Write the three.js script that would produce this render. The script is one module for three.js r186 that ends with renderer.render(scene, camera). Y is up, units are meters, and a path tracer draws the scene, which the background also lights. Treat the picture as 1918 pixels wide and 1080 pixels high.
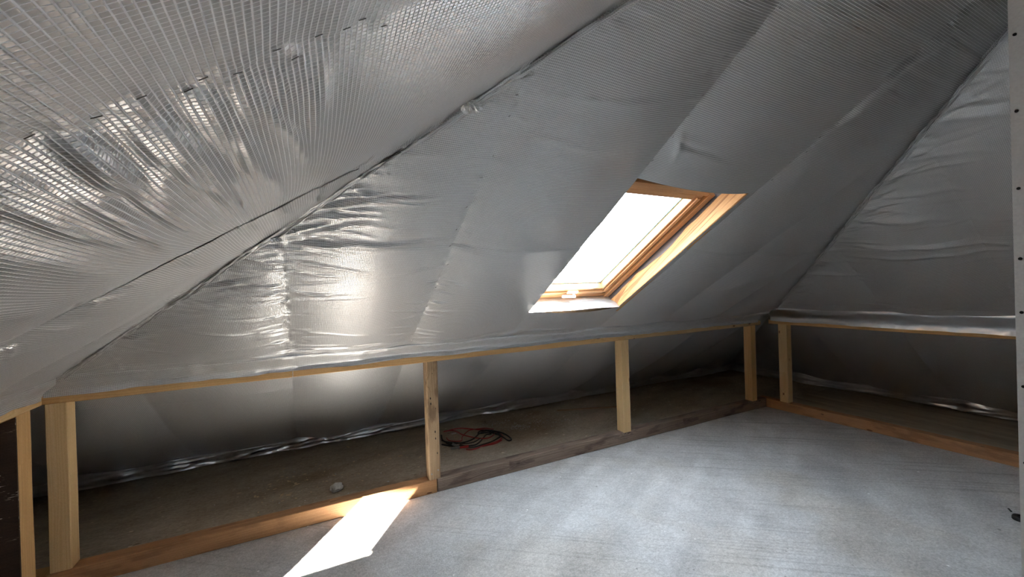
import * as THREE from 'three';
import { mergeGeometries } from 'three/addons/utils/BufferGeometryUtils.js';

// ---------------------------------------------------------------- camera, sky, sun, exposure
const scene = new THREE.Scene();
const camera = new THREE.PerspectiveCamera(69.72, 1918 / 1080, 0.05, 100);
{
  const yaw = 0.4744, pitch = -0.004, roll = -0.0299;
  const f = new THREE.Vector3(Math.sin(yaw) * Math.cos(pitch), Math.sin(pitch), -Math.cos(yaw) * Math.cos(pitch));
  const r = new THREE.Vector3(Math.cos(yaw), 0, Math.sin(yaw));
  const u = new THREE.Vector3().crossVectors(r, f);
  const r2 = r.clone().multiplyScalar(Math.cos(roll)).addScaledVector(u, Math.sin(roll));
  const u2 = u.clone().multiplyScalar(Math.cos(roll)).addScaledVector(r, -Math.sin(roll));
  camera.position.set(0, 1.5, 0);
  camera.quaternion.setFromRotationMatrix(new THREE.Matrix4().makeBasis(r2, u2, f.clone().negate()));
}
scene.add(camera);
scene.background = new THREE.Color().setRGB(0.76, 0.88, 1.0);
scene.backgroundIntensity = 18.0;
const sun = new THREE.DirectionalLight(new THREE.Color().setRGB(1.0, 0.95, 0.86), 100);
const SUN = new THREE.Vector3(0.892, 1, 0.36);           // towards the sun
sun.position.copy(SUN).multiplyScalar(12).add(new THREE.Vector3(0.5, 0, -2.6));
sun.target.position.set(0.5, 0, -2.6);
sun.castShadow = true; sun.shadow.mapSize.set(2048, 2048);
Object.assign(sun.shadow.camera, { left: -7, right: 7, top: 7, bottom: -7, near: 1, far: 40 });
scene.add(sun, sun.target);
const renderer = new THREE.WebGLRenderer({ antialias: true });
renderer.toneMapping = THREE.LinearToneMapping;
renderer.toneMappingExposure = 1.4;
renderer.shadowMap.enabled = true;

// ---------------------------------------------------------------- helpers
let seedState = 12345;
function srand(s) { seedState = (s * 2654435761) >>> 0; }
function rnd() { seedState = (seedState + 0x6D2B79F5) >>> 0; let t = seedState; t = Math.imul(t ^ (t >>> 15), t | 1); t ^= t + Math.imul(t ^ (t >>> 7), t | 61); return ((t ^ (t >>> 14)) >>> 0) / 4294967296; }
function hash(i, j, k) { let h = Math.imul(i | 0, 374761393) ^ Math.imul(j | 0, 668265263) ^ Math.imul(k | 0, 2147483647 ^ 0x5bd1e995); h = Math.imul(h ^ (h >>> 13), 1274126177); h ^= h >>> 16; return (h >>> 0) / 4294967296; }
function vn(x, y, k = 0) {                                  // smooth value noise, -1..1
  const i = Math.floor(x), j = Math.floor(y), fx = x - i, fy = y - j;
  const u = fx * fx * fx * (fx * (fx * 6 - 15) + 10), v = fy * fy * fy * (fy * (fy * 6 - 15) + 10);
  const a = hash(i, j, k), b = hash(i + 1, j, k), c = hash(i, j + 1, k), d = hash(i + 1, j + 1, k);
  return ((a + (b - a) * u) * (1 - v) + (c + (d - c) * u) * v) * 2 - 1;
}
function fbm(x, y, k = 0, n = 4) { let s = 0, a = 0.5; for (let o = 0; o < n; o++) { s += a * vn(x, y, k + o * 17); x *= 2.03; y *= 2.03; a *= 0.5; } return s; }
const ss = (a, b, x) => { const t = Math.min(1, Math.max(0, (x - a) / (b - a))); return t * t * (3 - 2 * t); };
const clamp = (x, a, b) => Math.min(b, Math.max(a, x));
const taken = {};
function numbered(n) { taken[n] = (taken[n] || 0) + 1; return taken[n] === 1 ? n : n + '_' + String(taken[n] - 1).padStart(3, '0'); }
function shadows(o) { o.castShadow = true; o.receiveShadow = true; return o; }
function mesh(name, geo, mat, parent) { const m = shadows(new THREE.Mesh(geo, mat)); m.name = parent ? name : numbered(name); (parent || scene).add(m); return m; }
function group(name, parent) { const g = new THREE.Group(); g.name = parent ? name : numbered(name); (parent || scene).add(g); return g; }
function tag(o, label, category, grp) { o.userData.label = label; o.userData.category = category; if (grp) o.userData.group = grp; return o; }
function structure(o, label, category) { o.userData.kind = 'structure'; o.userData.label = label; o.userData.category = category; return o; }

function dataTex(w, h, fn, srgb, wrap = true) {
  const d = new Uint8Array(w * h * 4), c = [0, 0, 0];
  for (let y = 0; y < h; y++) for (let x = 0; x < w; x++) { fn(x, y, c); const o = (y * w + x) * 4; d[o] = clamp(c[0], 0, 1) * 255; d[o + 1] = clamp(c[1], 0, 1) * 255; d[o + 2] = clamp(c[2], 0, 1) * 255; d[o + 3] = 255; }
  const t = new THREE.DataTexture(d, w, h); t.magFilter = THREE.LinearFilter; t.minFilter = THREE.LinearMipmapLinearFilter; t.generateMipmaps = true;
  if (wrap) t.wrapS = t.wrapT = THREE.RepeatWrapping;
  if (srgb) t.colorSpace = THREE.SRGBColorSpace; t.needsUpdate = true; return t;
}
// chamfered box with uv in metres, grain along the longest side
function bar(cx, cy, cz, lx, ly, lz, ch = 0.004, wob = 0, seed = 0) {
  const len = Math.max(lx, ly, lz), axis = len === lx ? 0 : len === ly ? 1 : 2;
  const [la, lb] = axis === 0 ? [ly, lz] : axis === 1 ? [lx, lz] : [lx, ly];
  const ha = la / 2, hb = lb / 2, c = Math.min(ch, ha * 0.4, hb * 0.4);
  const prof = [[-ha + c, -hb], [ha - c, -hb], [ha, -hb + c], [ha, hb - c], [ha - c, hb], [-ha + c, hb], [-ha, hb - c], [-ha, -hb + c]];
  const n = wob ? Math.max(2, Math.round(len / 0.06)) : 1;
  const P = [], U = [], I = [];
  const put = (l, a, b) => { const w1 = wob ? wob * vn(l * 3 + seed, 1.3, 5) : 0, w2 = wob ? wob * vn(l * 3 + seed, 7.1, 6) : 0; const q = axis === 0 ? [l, a + w1, b + w2] : axis === 1 ? [a + w1, l, b + w2] : [a + w1, b + w2, l]; P.push(cx + q[0], cy + q[1], cz + q[2]); };
  let acc = seed * 0.37;
  for (let k = 0; k < 8; k++) {
    const p = prof[k], q = prof[(k + 1) % 8], d = Math.hypot(q[0] - p[0], q[1] - p[1]), b0 = P.length / 3;
    for (let i = 0; i <= n; i++) { const l = -len / 2 + len * i / n; put(l, p[0], p[1]); U.push(l + seed * 1.7, acc); put(l, q[0], q[1]); U.push(l + seed * 1.7, acc + d); }
    for (let i = 0; i < n; i++) { const o = b0 + i * 2; I.push(o, o + 1, o + 2, o + 1, o + 3, o + 2); }
    acc += d;
  }
  for (const e of [-1, 1]) { const b0 = P.length / 3; for (const p of prof) { put(e * len / 2, p[0], p[1]); U.push(p[0] * 0.15 + seed * 1.7, p[1] + seed); } for (let k = 1; k < 7; k++) I.push(...(e > 0 ? [b0, b0 + k + 1, b0 + k] : [b0, b0 + k, b0 + k + 1])); }
  if (axis !== 1) for (let i = 0; i < I.length; i += 3) { const t = I[i + 1]; I[i + 1] = I[i + 2]; I[i + 2] = t; }
  let g = new THREE.BufferGeometry(); g.setAttribute('position', new THREE.Float32BufferAttribute(P, 3)); g.setAttribute('uv', new THREE.Float32BufferAttribute(U, 2)); g.setIndex(I);
  g = g.toNonIndexed(); g.computeVertexNormals(); return g;
}

// ---------------------------------------------------------------- materials
// scrim-reinforced aluminium foil: 16 x 16 cells a tile, a thread on every cell border
const CELL_A = 0.0071, CELL_S = 0.0082, NC = 16;
const foilMaps = (() => {
  const N = 512, cp = N / NC, H = new Float32Array(N * N), T = new Float32Array(N * N);
  for (let y = 0; y < N; y++) for (let x = 0; x < N; x++) {
    const i = Math.floor(x / cp), j = Math.floor(y / cp);
    const fx = x / cp - i, fy = y / cp - j, dx = Math.min(fx, 1 - fx), dy = Math.min(fy, 1 - fy);
    const ta = Math.exp(-((dx / 0.085) ** 2)), tb = Math.exp(-((dy / 0.12) ** 2));
    const t = Math.max(ta * 0.9, tb);
    T[y * N + x] = t;
    const e = Math.min(1, dx * 5) * Math.min(1, dy * 5);
    H[y * N + x] = 0.75 * t + 0.5 * e * ((hash(i, j, 3) - 0.5) * (fx - 0.5) + (hash(i, j, 4) - 0.5) * (fy - 0.5)) + 0.04 * vn(x / 5, y / 5, 9) * e;
  }
  const at = (x, y) => H[((y + N) % N) * N + ((x + N) % N)];
  const normal = dataTex(N, N, (x, y, c) => {
    const k = 4.2, nx = -(at(x + 1, y) - at(x - 1, y)) * k, ny = -(at(x, y + 1) - at(x, y - 1)) * k, l = Math.hypot(nx, ny, 1);
    c[0] = nx / l * 0.5 + 0.5; c[1] = ny / l * 0.5 + 0.5; c[2] = 0.5 / l + 0.5;
  });
  const orm = dataTex(N, N, (x, y, c) => { const t = ss(0.25, 0.75, T[y * N + x]); c[0] = 1; c[1] = 0.34 + 0.28 * t; c[2] = 1 - 0.92 * t; });
  const col = dataTex(N, N, (x, y, c) => { const t = ss(0.25, 0.75, T[y * N + x]), n = 0.02 * vn(x / 9, y / 9, 31); c[0] = c[1] = c[2] = 0.72 + 0.25 * t + n; c[2] += 0.004; }, true);
  return { normal, orm, col };
})();
const M = {};
M.foil = new THREE.MeshStandardMaterial({ map: foilMaps.col, normalMap: foilMaps.normal, roughnessMap: foilMaps.orm, metalnessMap: foilMaps.orm, roughness: 1, metalness: 1, side: THREE.DoubleSide });
M.foil.normalScale.set(0.4, 0.4);
M.plainFoil = new THREE.MeshStandardMaterial({ color: new THREE.Color().setRGB(0.70, 0.70, 0.71), roughness: 0.33, metalness: 1, side: THREE.DoubleSide });

function woodTex(seed, pal, { knots = 5, streak = 0.5, stain = 0, fine = 1, specks = 0 } = {}) {
  const W = 1024, Hh = 512;                                // 2 m along the grain by 0.5 m
  srand(seed); const K = []; for (let i = 0; i < knots; i++) K.push([rnd() * W, rnd() * Hh, 5 + rnd() * 9, 4 + rnd() * 6]);
  return dataTex(W, Hh, (x, y, c) => {
    let warp = 0, kd = 0;
    for (const [kx, ky, rx, ry] of K) { let dx = x - kx, dy = y - ky; if (dx > W / 2) dx -= W; if (dx < -W / 2) dx += W; const q = (dx / rx) ** 2 + (dy / ry) ** 2; kd = Math.max(kd, 1 - ss(0.45, 1.25, q)); warp += 26 * Math.exp(-q / 14) * Math.sign(dy || 1); }
    const yy = y + warp + 16 * vn(x / 160, y / 80, seed);
    const g1 = 0.5 + 0.5 * Math.sin(yy * 0.42 + 3 * vn(x / 240, yy / 22, seed + 1)), g2 = 0.5 + 0.5 * vn(x / 46, yy / 1.6, seed + 2), g3 = 0.5 + 0.5 * vn(x / 190, yy / 34, seed + 3);
    let t = clamp(streak * (0.45 * g1 ** 2 + 0.35 * g2 * fine) + 0.35 * g3, 0, 1);
    const st = stain * ss(0.05, 0.55, fbm(x / 90, y / 60, seed + 5));
    for (let k = 0; k < 3; k++) { let v = pal[0][k] + (pal[1][k] - pal[0][k]) * t; v += (pal[2][k] - v) * Math.max(kd * 0.85, st); c[k] = v + 0.022 * vn(x / 2, y / 2, seed + 7) + specks * 0.5 * ss(0.62, 0.75, vn(x / 7, y / 3.2, seed + 8)) * ss(0.1, 0.5, vn(x / 60, y / 50, seed + 9)); }
  }, true);
}
function wood(seed, pal, opt, rough = 0.75) {
  const t = woodTex(seed, pal, opt); t.repeat.set(0.5, 2);
  return new THREE.MeshStandardMaterial({ map: t, roughness: rough, metalness: 0, bumpMap: t, bumpScale: 0.0012 });
}
const rgb = (r, g, b) => [r / 255, g / 255, b / 255];
M.pine = wood(11, [rgb(224, 184, 128), rgb(190, 140, 84), rgb(112, 66, 34)], { knots: 9 });
M.pinePale = wood(12, [rgb(226, 196, 148), rgb(198, 156, 102), rgb(118, 76, 42)], { knots: 7 });
M.pineRed = wood(13, [rgb(192, 146, 102), rgb(152, 108, 72), rgb(98, 64, 42)], { knots: 6, stain: 0.35 });
M.oldPine = wood(14, [rgb(186, 158, 124), rgb(138, 112, 84), rgb(76, 54, 38)], { knots: 8, stain: 0.45, streak: 0.8 });
M.weathered = wood(15, [rgb(154, 136, 120), rgb(104, 86, 74), rgb(60, 46, 40)], { knots: 7, stain: 0.5, streak: 1.0 }, 0.85);
M.frameWood = wood(16, [rgb(200, 154, 108), rgb(164, 120, 80), rgb(110, 74, 46)], { knots: 1, streak: 0.5 }, 0.45);
M.revealWood = wood(17, [rgb(206, 162, 110), rgb(172, 124, 78), rgb(104, 62, 34)], { knots: 4, stain: 0.55 });
M.darkBoard = wood(18, [rgb(72, 52, 40), rgb(48, 34, 26), rgb(30, 22, 18)], { knots: 3, stain: 0.4, specks: 1 }, 0.9);
M.plaster = new THREE.MeshStandardMaterial({ map: dataTex(256, 512, (x, y, c) => { const n = 0.02 * fbm(x / 40, y / 40, 70) + 0.02 * vn(x / 1.7, y / 1.7, 71); c[0] = 0.80 + n; c[1] = 0.79 + n; c[2] = 0.78 + n; }, true), roughness: 0.9 });
M.black = new THREE.MeshStandardMaterial({ color: 0x101012, roughness: 0.5 });
M.screw = new THREE.MeshStandardMaterial({ color: 0x1c1a1a, roughness: 0.5, metalness: 0.6 });
M.steel = new THREE.MeshStandardMaterial({ color: 0xa8a8a6, roughness: 0.4, metalness: 0.9 });
M.steelDull = new THREE.MeshStandardMaterial({ color: 0x5c5b59, roughness: 0.5, metalness: 0.7 });
M.white = new THREE.MeshStandardMaterial({ color: 0xeeeeec, roughness: 0.35 });
M.chalk = new THREE.MeshStandardMaterial({ color: 0xc9c8c4, roughness: 0.95 });
M.shaving = new THREE.MeshStandardMaterial({ color: 0xcdb894, roughness: 0.9 });
M.red = new THREE.MeshStandardMaterial({ color: 0xa32420, roughness: 0.45 });
M.rubber = new THREE.MeshStandardMaterial({ color: 0x17171a, roughness: 0.5 });
M.membrane = new THREE.MeshStandardMaterial({ color: 0x6a6a70, roughness: 0.8, side: THREE.DoubleSide });
M.gasket = new THREE.MeshStandardMaterial({ color: 0x1a1815, roughness: 0.7 });
M.spacer = new THREE.MeshStandardMaterial({ color: 0x86c5d4, roughness: 0.6, metalness: 0 });
M.glass = new THREE.MeshPhysicalMaterial({ color: 0xffffff, transmission: 1, thickness: 0, roughness: 0, ior: 1.5 });
M.deck = new THREE.MeshStandardMaterial({ color: 0x6d5840, roughness: 0.9, side: THREE.DoubleSide });

// ---------------------------------------------------------------- concrete floor
const X0 = -2.888, X1 = 6.54, Z0 = -4.69, Z1 = 6.07, ML = 0.62, MR = 0.665, WX = -1.188, WZ = -2.985, RX = 4.857;
function concrete(seed, x0, z0, wx, wz, W, Hh, base, warm, opt) {
  srand(seed); const spots = []; for (let i = 0; i < opt.spots; i++) spots.push([rnd() * W, rnd() * Hh, 0.6 + rnd() * rnd() * 2.2, rnd()]);
  const ov = new Float32Array(W * Hh);
  for (const [sx, sy, r, k] of spots) for (let y = Math.max(0, sy - r | 0); y <= Math.min(Hh - 1, sy + r); y++) for (let x = Math.max(0, sx - r | 0); x <= Math.min(W - 1, sx + r); x++) if (Math.hypot(x - sx, y - sy) < r) ov[y * W + x] = k < opt.light ? 0.22 : -0.16;
  return dataTex(W, Hh, (x, y, c) => {
    const X = x0 + wx * x / W, Z = z0 + wz * y / Hh;
    const n = opt.patch * fbm(X * 1.1, Z * 1.1, seed, 4) + 0.05 * fbm(X * 7, Z * 5, seed + 30, 3) + opt.grain * vn(x / 1.4, y / 1.4, seed + 40) + 0.03 * vn(x / 6, y / 3.3, seed + 41);
    const sw = opt.streak * (0.5 + 0.5 * vn(X * 0.9, Z * 0.9, seed + 52)) * ss(0.35, 0.8, vn((X * 0.78 + Z * 0.62) * 1.2, (X * 0.62 - Z * 0.78) * 70, seed + 51)) * -1 + 0.035 * vn((X * 0.5 + Z) * 9, (X - Z * 0.4) * 1.6, seed + 50);
    const w = ss(0.0, 0.5, fbm(X * 1.6 + 9, Z * 1.6, seed + 60, 4)) * opt.warm;
    for (let k = 0; k < 3; k++) c[k] = base[k] + (warm[k] - base[k]) * w + n + sw + ov[y * W + x];
  }, true, false);
}
function floorPatch(name, x0, z0, x1, z1, y, tex, parent) {
  const g = new THREE.PlaneGeometry(x1 - x0, z1 - z0).rotateX(-Math.PI / 2); g.translate((x0 + x1) / 2, y, (z0 + z1) / 2);
  const u = g.attributes.uv, p = g.attributes.position; for (let i = 0; i < u.count; i++) u.setXY(i, (p.getX(i) - x0) / (x1 - x0), (p.getZ(i) - z0) / (z1 - z0));
  return mesh(name, g, new THREE.MeshStandardMaterial({ map: tex, roughness: 0.72, bumpMap: tex, bumpScale: 0.003 }), parent);
}
const floor = structure(group('floor'), 'rough grey concrete floor, swept in the room and dusty under the eaves', 'floor');
{
  const grey = concrete(21, WX, WZ - 0.06, 6.1, 3.6, 2048, 1208, rgb(196, 195, 194), rgb(194, 187, 178), { spots: 420, light: 0.35, patch: 0.10, grain: 0.07, warm: 0.6, streak: 0.11 });
  const dusty = concrete(22, 0, 0, 6, 1.9, 1536, 512, rgb(170, 157, 138), rgb(146, 126, 102), { spots: 900, light: 0.45, patch: 0.1, grain: 0.06, warm: 0.9, streak: 0 });
  const cg = floorPatch('swept_concrete', WX - 0.05, WZ - 0.045, RX + 0.045, 0.6, 0, grey, floor);
  floorPatch('swept_concrete', WX - 0.05, 0.6, RX + 0.045, Z1 + 0.4, 0, grey, floor);
  floorPatch('dusty_concrete', X0 - 0.4, Z0 - 0.4, X1 + 0.4, WZ - 0.045, 0, dusty, floor);
  floorPatch('dusty_concrete', X0 - 0.4, WZ - 0.045, WX - 0.05, Z1 + 0.4, 0, dusty, floor);
  floorPatch('dusty_concrete', RX + 0.045, WZ - 0.045, X1 + 0.4, Z1 + 0.4, 0, dusty, floor);
  const slab = new THREE.BoxGeometry(X1 - X0 + 1, 0.2, Z1 - Z0 + 1).translate((X0 + X1) / 2, -0.105, (Z0 + Z1) / 2);
  mesh('slab', slab, M.chalk, floor);
}

// ---------------------------------------------------------------- roof slopes
// a slope: eave origin, direction along the eave, horizontal run inward, pitch; a = metres along the eave, t = horizontal run
const slopes = {
  back: { o: [0, 0, Z0], e: [1, 0, 0], r: [0, 0, 1], m: ML, lo: t => X0 + t, hi: t => X1 - t * ML / MR },
  left: { o: [X0, 0, 0], e: [0, 0, 1], r: [1, 0, 0], m: ML, lo: t => Z0 + t, hi: t => Z1 - t },
  right: { o: [X1, 0, 0], e: [0, 0, 1], r: [-1, 0, 0], m: MR, lo: t => Z0 + t * MR / ML, hi: t => Z1 - t * MR / ML },
  front: { o: [0, 0, Z1], e: [1, 0, 0], r: [0, 0, -1], m: ML, lo: t => X0 + t, hi: t => X1 - t * ML / MR },
};
function slopePoint(S, a, t, lift, d) {
  const L = Math.hypot(1, S.m), h = S.m * t + lift;
  return [S.o[0] + S.e[0] * a + S.r[0] * t + d * S.r[0] * S.m / L, S.o[1] + h - d / L, S.o[2] + S.e[2] * a + S.r[2] * t + d * S.r[2] * S.m / L];
}
// patch between a0(t) and a1(t), t0..t1, cells of about c metres
function patch(S, a0, a1, t0, t1, c, disp, lift = 0) {
  const L = Math.hypot(1, S.m); let w = 0; for (let k = 0; k <= 10; k++) { const t = t0 + (t1 - t0) * k / 10; w = Math.max(w, a1(t) - a0(t)); }
  const nu = Math.max(1, Math.ceil(w / c)), nv = Math.max(1, Math.ceil((t1 - t0) * L / c));
  const P = new Float32Array((nu + 1) * (nv + 1) * 3), U = new Float32Array((nu + 1) * (nv + 1) * 2), I = new Uint32Array(nu * nv * 6);
  let q = 0, uo = 0;
  for (let j = 0; j <= nv; j++) { const t = t0 + (t1 - t0) * j / nv, l = a0(t), r = Math.max(l, a1(t)); for (let i = 0; i <= nu; i++) { const a = l + (r - l) * i / nu, p = slopePoint(S, a, t, lift, disp ? disp(a, t * L) : 0); P[q++] = p[0]; P[q++] = p[1]; P[q++] = p[2]; U[uo++] = a / (CELL_A * NC); U[uo++] = t * L / (CELL_S * NC); } }
  const e = new THREE.Vector3(...S.e), r = new THREE.Vector3(...S.r).setY(S.m), flip = new THREE.Vector3().crossVectors(e, r).dot(new THREE.Vector3(...S.r).multiplyScalar(S.m).setY(-1)) < 0;
  q = 0; for (let j = 0; j < nv; j++) for (let i = 0; i < nu; i++) { const b = j * (nu + 1) + i, d = b + nu + 1; if (flip) { I[q++] = b; I[q++] = d; I[q++] = b + 1; I[q++] = b + 1; I[q++] = d; I[q++] = d + 1; } else { I[q++] = b; I[q++] = b + 1; I[q++] = d; I[q++] = b + 1; I[q++] = d + 1; I[q++] = d; } }
  const g = new THREE.BufferGeometry(); g.setAttribute('position', new THREE.BufferAttribute(P, 3)); g.setAttribute('uv', new THREE.BufferAttribute(U, 2)); g.setIndex(new THREE.BufferAttribute(I, 1)); g.computeVertexNormals(); return g;
}
// skylight opening in the back slope, in x and slope metres
const LB = Math.hypot(1, ML), LR = Math.hypot(1, MR);
const OX0 = 1.440, OX1 = 2.270, OS0 = 2.508, OS1 = 3.790;
const tOf = s => s / LB;

function nearest(list, a) { let k = 0; while (k < list.length - 2 && a > list[k + 1]) k++; return [k, list[k], list[k + 1]]; }
function fold(a, s, f) {                                    // a crease along a line: [a1, s1, a2, s2, width, height]
  const dx = f[2] - f[0], dy = f[3] - f[1], l2 = dx * dx + dy * dy, t = clamp(((a - f[0]) * dx + (s - f[1]) * dy) / l2, 0, 1);
  const l = Math.sqrt(l2), per = ((a - f[0]) * -dy + (s - f[1]) * dx) / l, along = Math.hypot(a - f[0] - t * dx, s - f[1] - t * dy);
  if (along > f[4] * 4) return 0;
  const x = per / f[4] + 0.6 * vn(t * l * 9, 3, 77), tp = Math.sin(Math.PI * clamp(t * 0.94 + 0.03, 0, 1));
  return f[5] * tp * Math.exp(-x * x) * (1 - x * 0.8) * (along > Math.abs(per) + 1e-6 ? Math.exp(-((along / f[4]) ** 2)) : 1);
}
// how a foil sheet hangs: taut over the rafters, slack between, puckered where it is stapled
function hang({ rafters, sag, seed, wrinkle, folds, hips, plate, slackBelow, seams, taut }) {
  const near = binned(folds);
  return (a, s) => {
    const [k, r0, r1] = nearest(rafters, a), w = r1 - r0, t = clamp((a - r0) / w, 0, 1), dr = Math.min(a - r0, r1 - a), ad = Math.abs(dr);
    const dh = Math.abs(hips(a, s)), dp = Math.abs(s - plate);
    const wm = wrinkle(a, s);
    const hold = ss(0, 0.45, dh) * (0.25 + 0.75 * ss(0, 0.35, dp));
    let d = sag * (0.75 + 0.45 * vn(k * 7.3, s * 0.7, seed)) * (1 - (2 * t - 1) ** 2) * hold * (taut ? taut(a, s) : 1);
    if (s < plate) d += slackBelow * Math.sin(Math.PI * clamp((s - 0.16) / (plate - 0.16), 0, 1)) ** 0.8 * ss(0, 0.3, dh);
    d += 0.010 * fbm(a * 1.2, s * 1.2, seed + 1, 2) * ss(0, 0.3, dh);
    const pk = Math.exp(-ad / 0.10), hk = Math.exp(-dh / 0.14), bk = Math.exp(-dp / 0.09);
    const sv = s + 0.05 * vn(a * 3, s * 4, seed + 9);
    const rid = 1 - 2 * Math.abs(vn(a * 2.2, sv * 15, seed + 2));
    const fine = vn(a * 7, sv * 42, seed + 3);
    d += wm * pk * (0.0032 * rid + 0.0012 * fine) * (0.4 + 0.6 * ss(-0.2, 0.5, vn(k * 3.1, s * 2.4, seed + 4)));
    d += wm * Math.exp(-((ad / 0.016) ** 2)) * ss(2.0, 2.15, s) * (0.003 * vn(a * 9, s * 26, seed + 21) + 0.002 * vn(a * 30, s * 60, seed + 22) + 0.001);
    d += wm * hk * (0.0040 * (1 - 2 * Math.abs(vn(a * 5, sv * 17, seed + 5))) + 0.0015 * fine);
    d += bk * (0.0030 * vn(a * 6, s * 22, seed + 6) + 0.0016 * vn(a * 22, s * 34, seed + 7));
    d += wm * 0.0016 * (1 - 2 * Math.abs(vn(a * 1.3, sv * 11, seed + 8))) * ss(0.0, 0.5, vn(a * 0.9, s * 0.9, seed + 10));
    if (s < 0.2) { const q = 1 - ss(0.10, 0.2, s); d += q * (0.012 * (1 - 2 * Math.abs(vn(a * 3, s * 26, seed + 11))) + 0.006 * vn(a * 14, s * 40, seed + 12) + 0.01); }
    for (const [sm, hgt] of seams) { const x = s - sm - 0.012 * vn(a * 2.5, 1, seed + 13); d -= hgt * ss(-0.004, 0.006, x) * (1 - ss(0.05, 0.3, x)); }
    for (const f of near(a, s)) d += fold(a, s, f);
    return d;
  };
}
// random pulls: short creases that start at a stapled line and run out across the sheet
function pulls(seed, lines) {
  srand(seed); const out = [];
  for (const { at, n, dir, spread = 0.35, len = [0.1, 0.4], h = [0.002, 0.006], w = [0.008, 0.016] } of lines) for (let i = 0; i < n; i++) {
    const q = rnd(), p = at(q), sg = dir === 0 ? (rnd() < 0.5 ? -1 : 1) : dir, an = (rnd() - 0.5) * 2 * spread, l = len[0] + (len[1] - len[0]) * rnd() * rnd();
    out.push([p[0], p[1], p[0] + sg * Math.cos(an) * l, p[1] + Math.sin(an) * l, w[0] + (w[1] - w[0]) * rnd(), (h[0] + (h[1] - h[0]) * rnd()) * (rnd() < 0.35 ? -0.7 : 1)]);
  }
  return out;
}
function binned(folds) {
  const B = new Map(), c = 0.25;
  for (const f of folds) { const r = f[4] * 4.2; for (let i = Math.floor((Math.min(f[0], f[2]) - r) / c); i <= Math.floor((Math.max(f[0], f[2]) + r) / c); i++) for (let j = Math.floor((Math.min(f[1], f[3]) - r) / c); j <= Math.floor((Math.max(f[1], f[3]) + r) / c); j++) { const k = i * 1000 + j; if (!B.has(k)) B.set(k, []); B.get(k).push(f); } }
  return (a, s) => B.get(Math.floor(a / c) * 1000 + Math.floor(s / c)) || [];
}
const backHang = hang({
  rafters: [-3.2, -2.4, -1.6, -0.83, -0.06, 0.67, 1.44, 2.33, 3.08, 3.86, 4.64, 5.42, 6.2, 7], sag: 0.050, seed: 100, plate: 2.04, slackBelow: 0.05,
  wrinkle: a => 0.35 + 0.85 * (1 - ss(0.3, 1.2, a)), hips: (a, s) => { const t = s / LB; return Math.min(a - (X0 + t), X1 - t * ML / MR - a); },
  seams: [[3.25, 0.004], [4.70, 0.005]], taut: (a, s) => 1 - 0.8 * Math.exp(-(((a - 1.44) / 0.3) ** 2)) * (a < 1.45 ? 1 : 0) * (1 - ss(3.7, 4.1, s)),
  folds: [[0.0, 3.24, 0.66, 3.3, 0.02, 0.011], [0.1, 3.5, 0.6, 3.62, 0.016, 0.006], [0.0, 3.3, 0.3, 3.42, 0.016, 0.006], [-0.6, 2.85, -0.1, 3.02, 0.015, 0.006], [1.46, 4.0, 1.95, 3.98, 0.02, 0.009], [1.55, 3.9, 1.44, 4.1, 0.02, 0.006],
    [2.33, 4.0, 2.36, 5.0, 0.035, 0.012], [2.9, 3.2, 3.6, 3.27, 0.014, 0.004], [3.0, 2.6, 3.7, 3.0, 0.03, 0.005], [0.75, 4.1, 1.35, 4.2, 0.014, 0.004], [0.7, 3.95, 1.2, 3.93, 0.013, 0.004],
    ...pulls(901, [
      { at: q => [-0.06, 2.1 + 1.25 * q], n: 64, dir: 0, spread: 0.25, len: [0.08, 0.6] }, { at: q => [0.67, 2.1 + 1.2 * q], n: 40, dir: 0, spread: 0.3, len: [0.06, 0.36] },
      { at: q => [0.67, 3.3 + 1.1 * q], n: 8, dir: 0, len: [0.06, 0.25], h: [0.002, 0.004] }, { at: q => [1.44, 3.85 + 1.2 * q], n: 16, dir: 0, len: [0.06, 0.3], h: [0.002, 0.004] }, { at: q => [2.33, 3.85 + 1.1 * q], n: 12, dir: 0, len: [0.05, 0.25], h: [0.002, 0.004] },
      { at: q => { const s = 2.1 + 1.5 * q; return [X0 + s / LB + 0.01, s]; }, n: 74, dir: 1, spread: 0.4, len: [0.06, 0.55], h: [0.003, 0.008] },
      { at: q => { const s = 3.6 + 1.3 * q; return [X0 + s / LB + 0.01, s]; }, n: 26, dir: 1, spread: 0.5, len: [0.04, 0.18], h: [0.002, 0.004] },
      { at: q => { const s = 2.1 + 2.8 * q; return [X1 - s / LB * ML / MR - 0.01, s]; }, n: 40, dir: -1, spread: 0.5, len: [0.06, 0.3], h: [0.002, 0.005] },
      { at: q => [-1.1 + 3.2 * q, 2.13 + 0.09 * ((q * 37) % 1)], n: 34, dir: 0, spread: 0.10, len: [0.2, 0.7], h: [0.003, 0.007] },
      { at: q => [1.9 + 2.6 * q, 2.13 + 0.08 * ((q * 37) % 1)], n: 16, dir: 0, spread: 0.12, len: [0.15, 0.5], h: [0.002, 0.004] },
      { at: q => [-1.4 + 3.4 * q, 0.2 + 1.7 * ((q * 53) % 1)], n: 26, dir: 0, spread: 0.15, len: [0.2, 0.7], h: [0.002, 0.004], w: [0.012, 0.025] }])],
});
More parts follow.
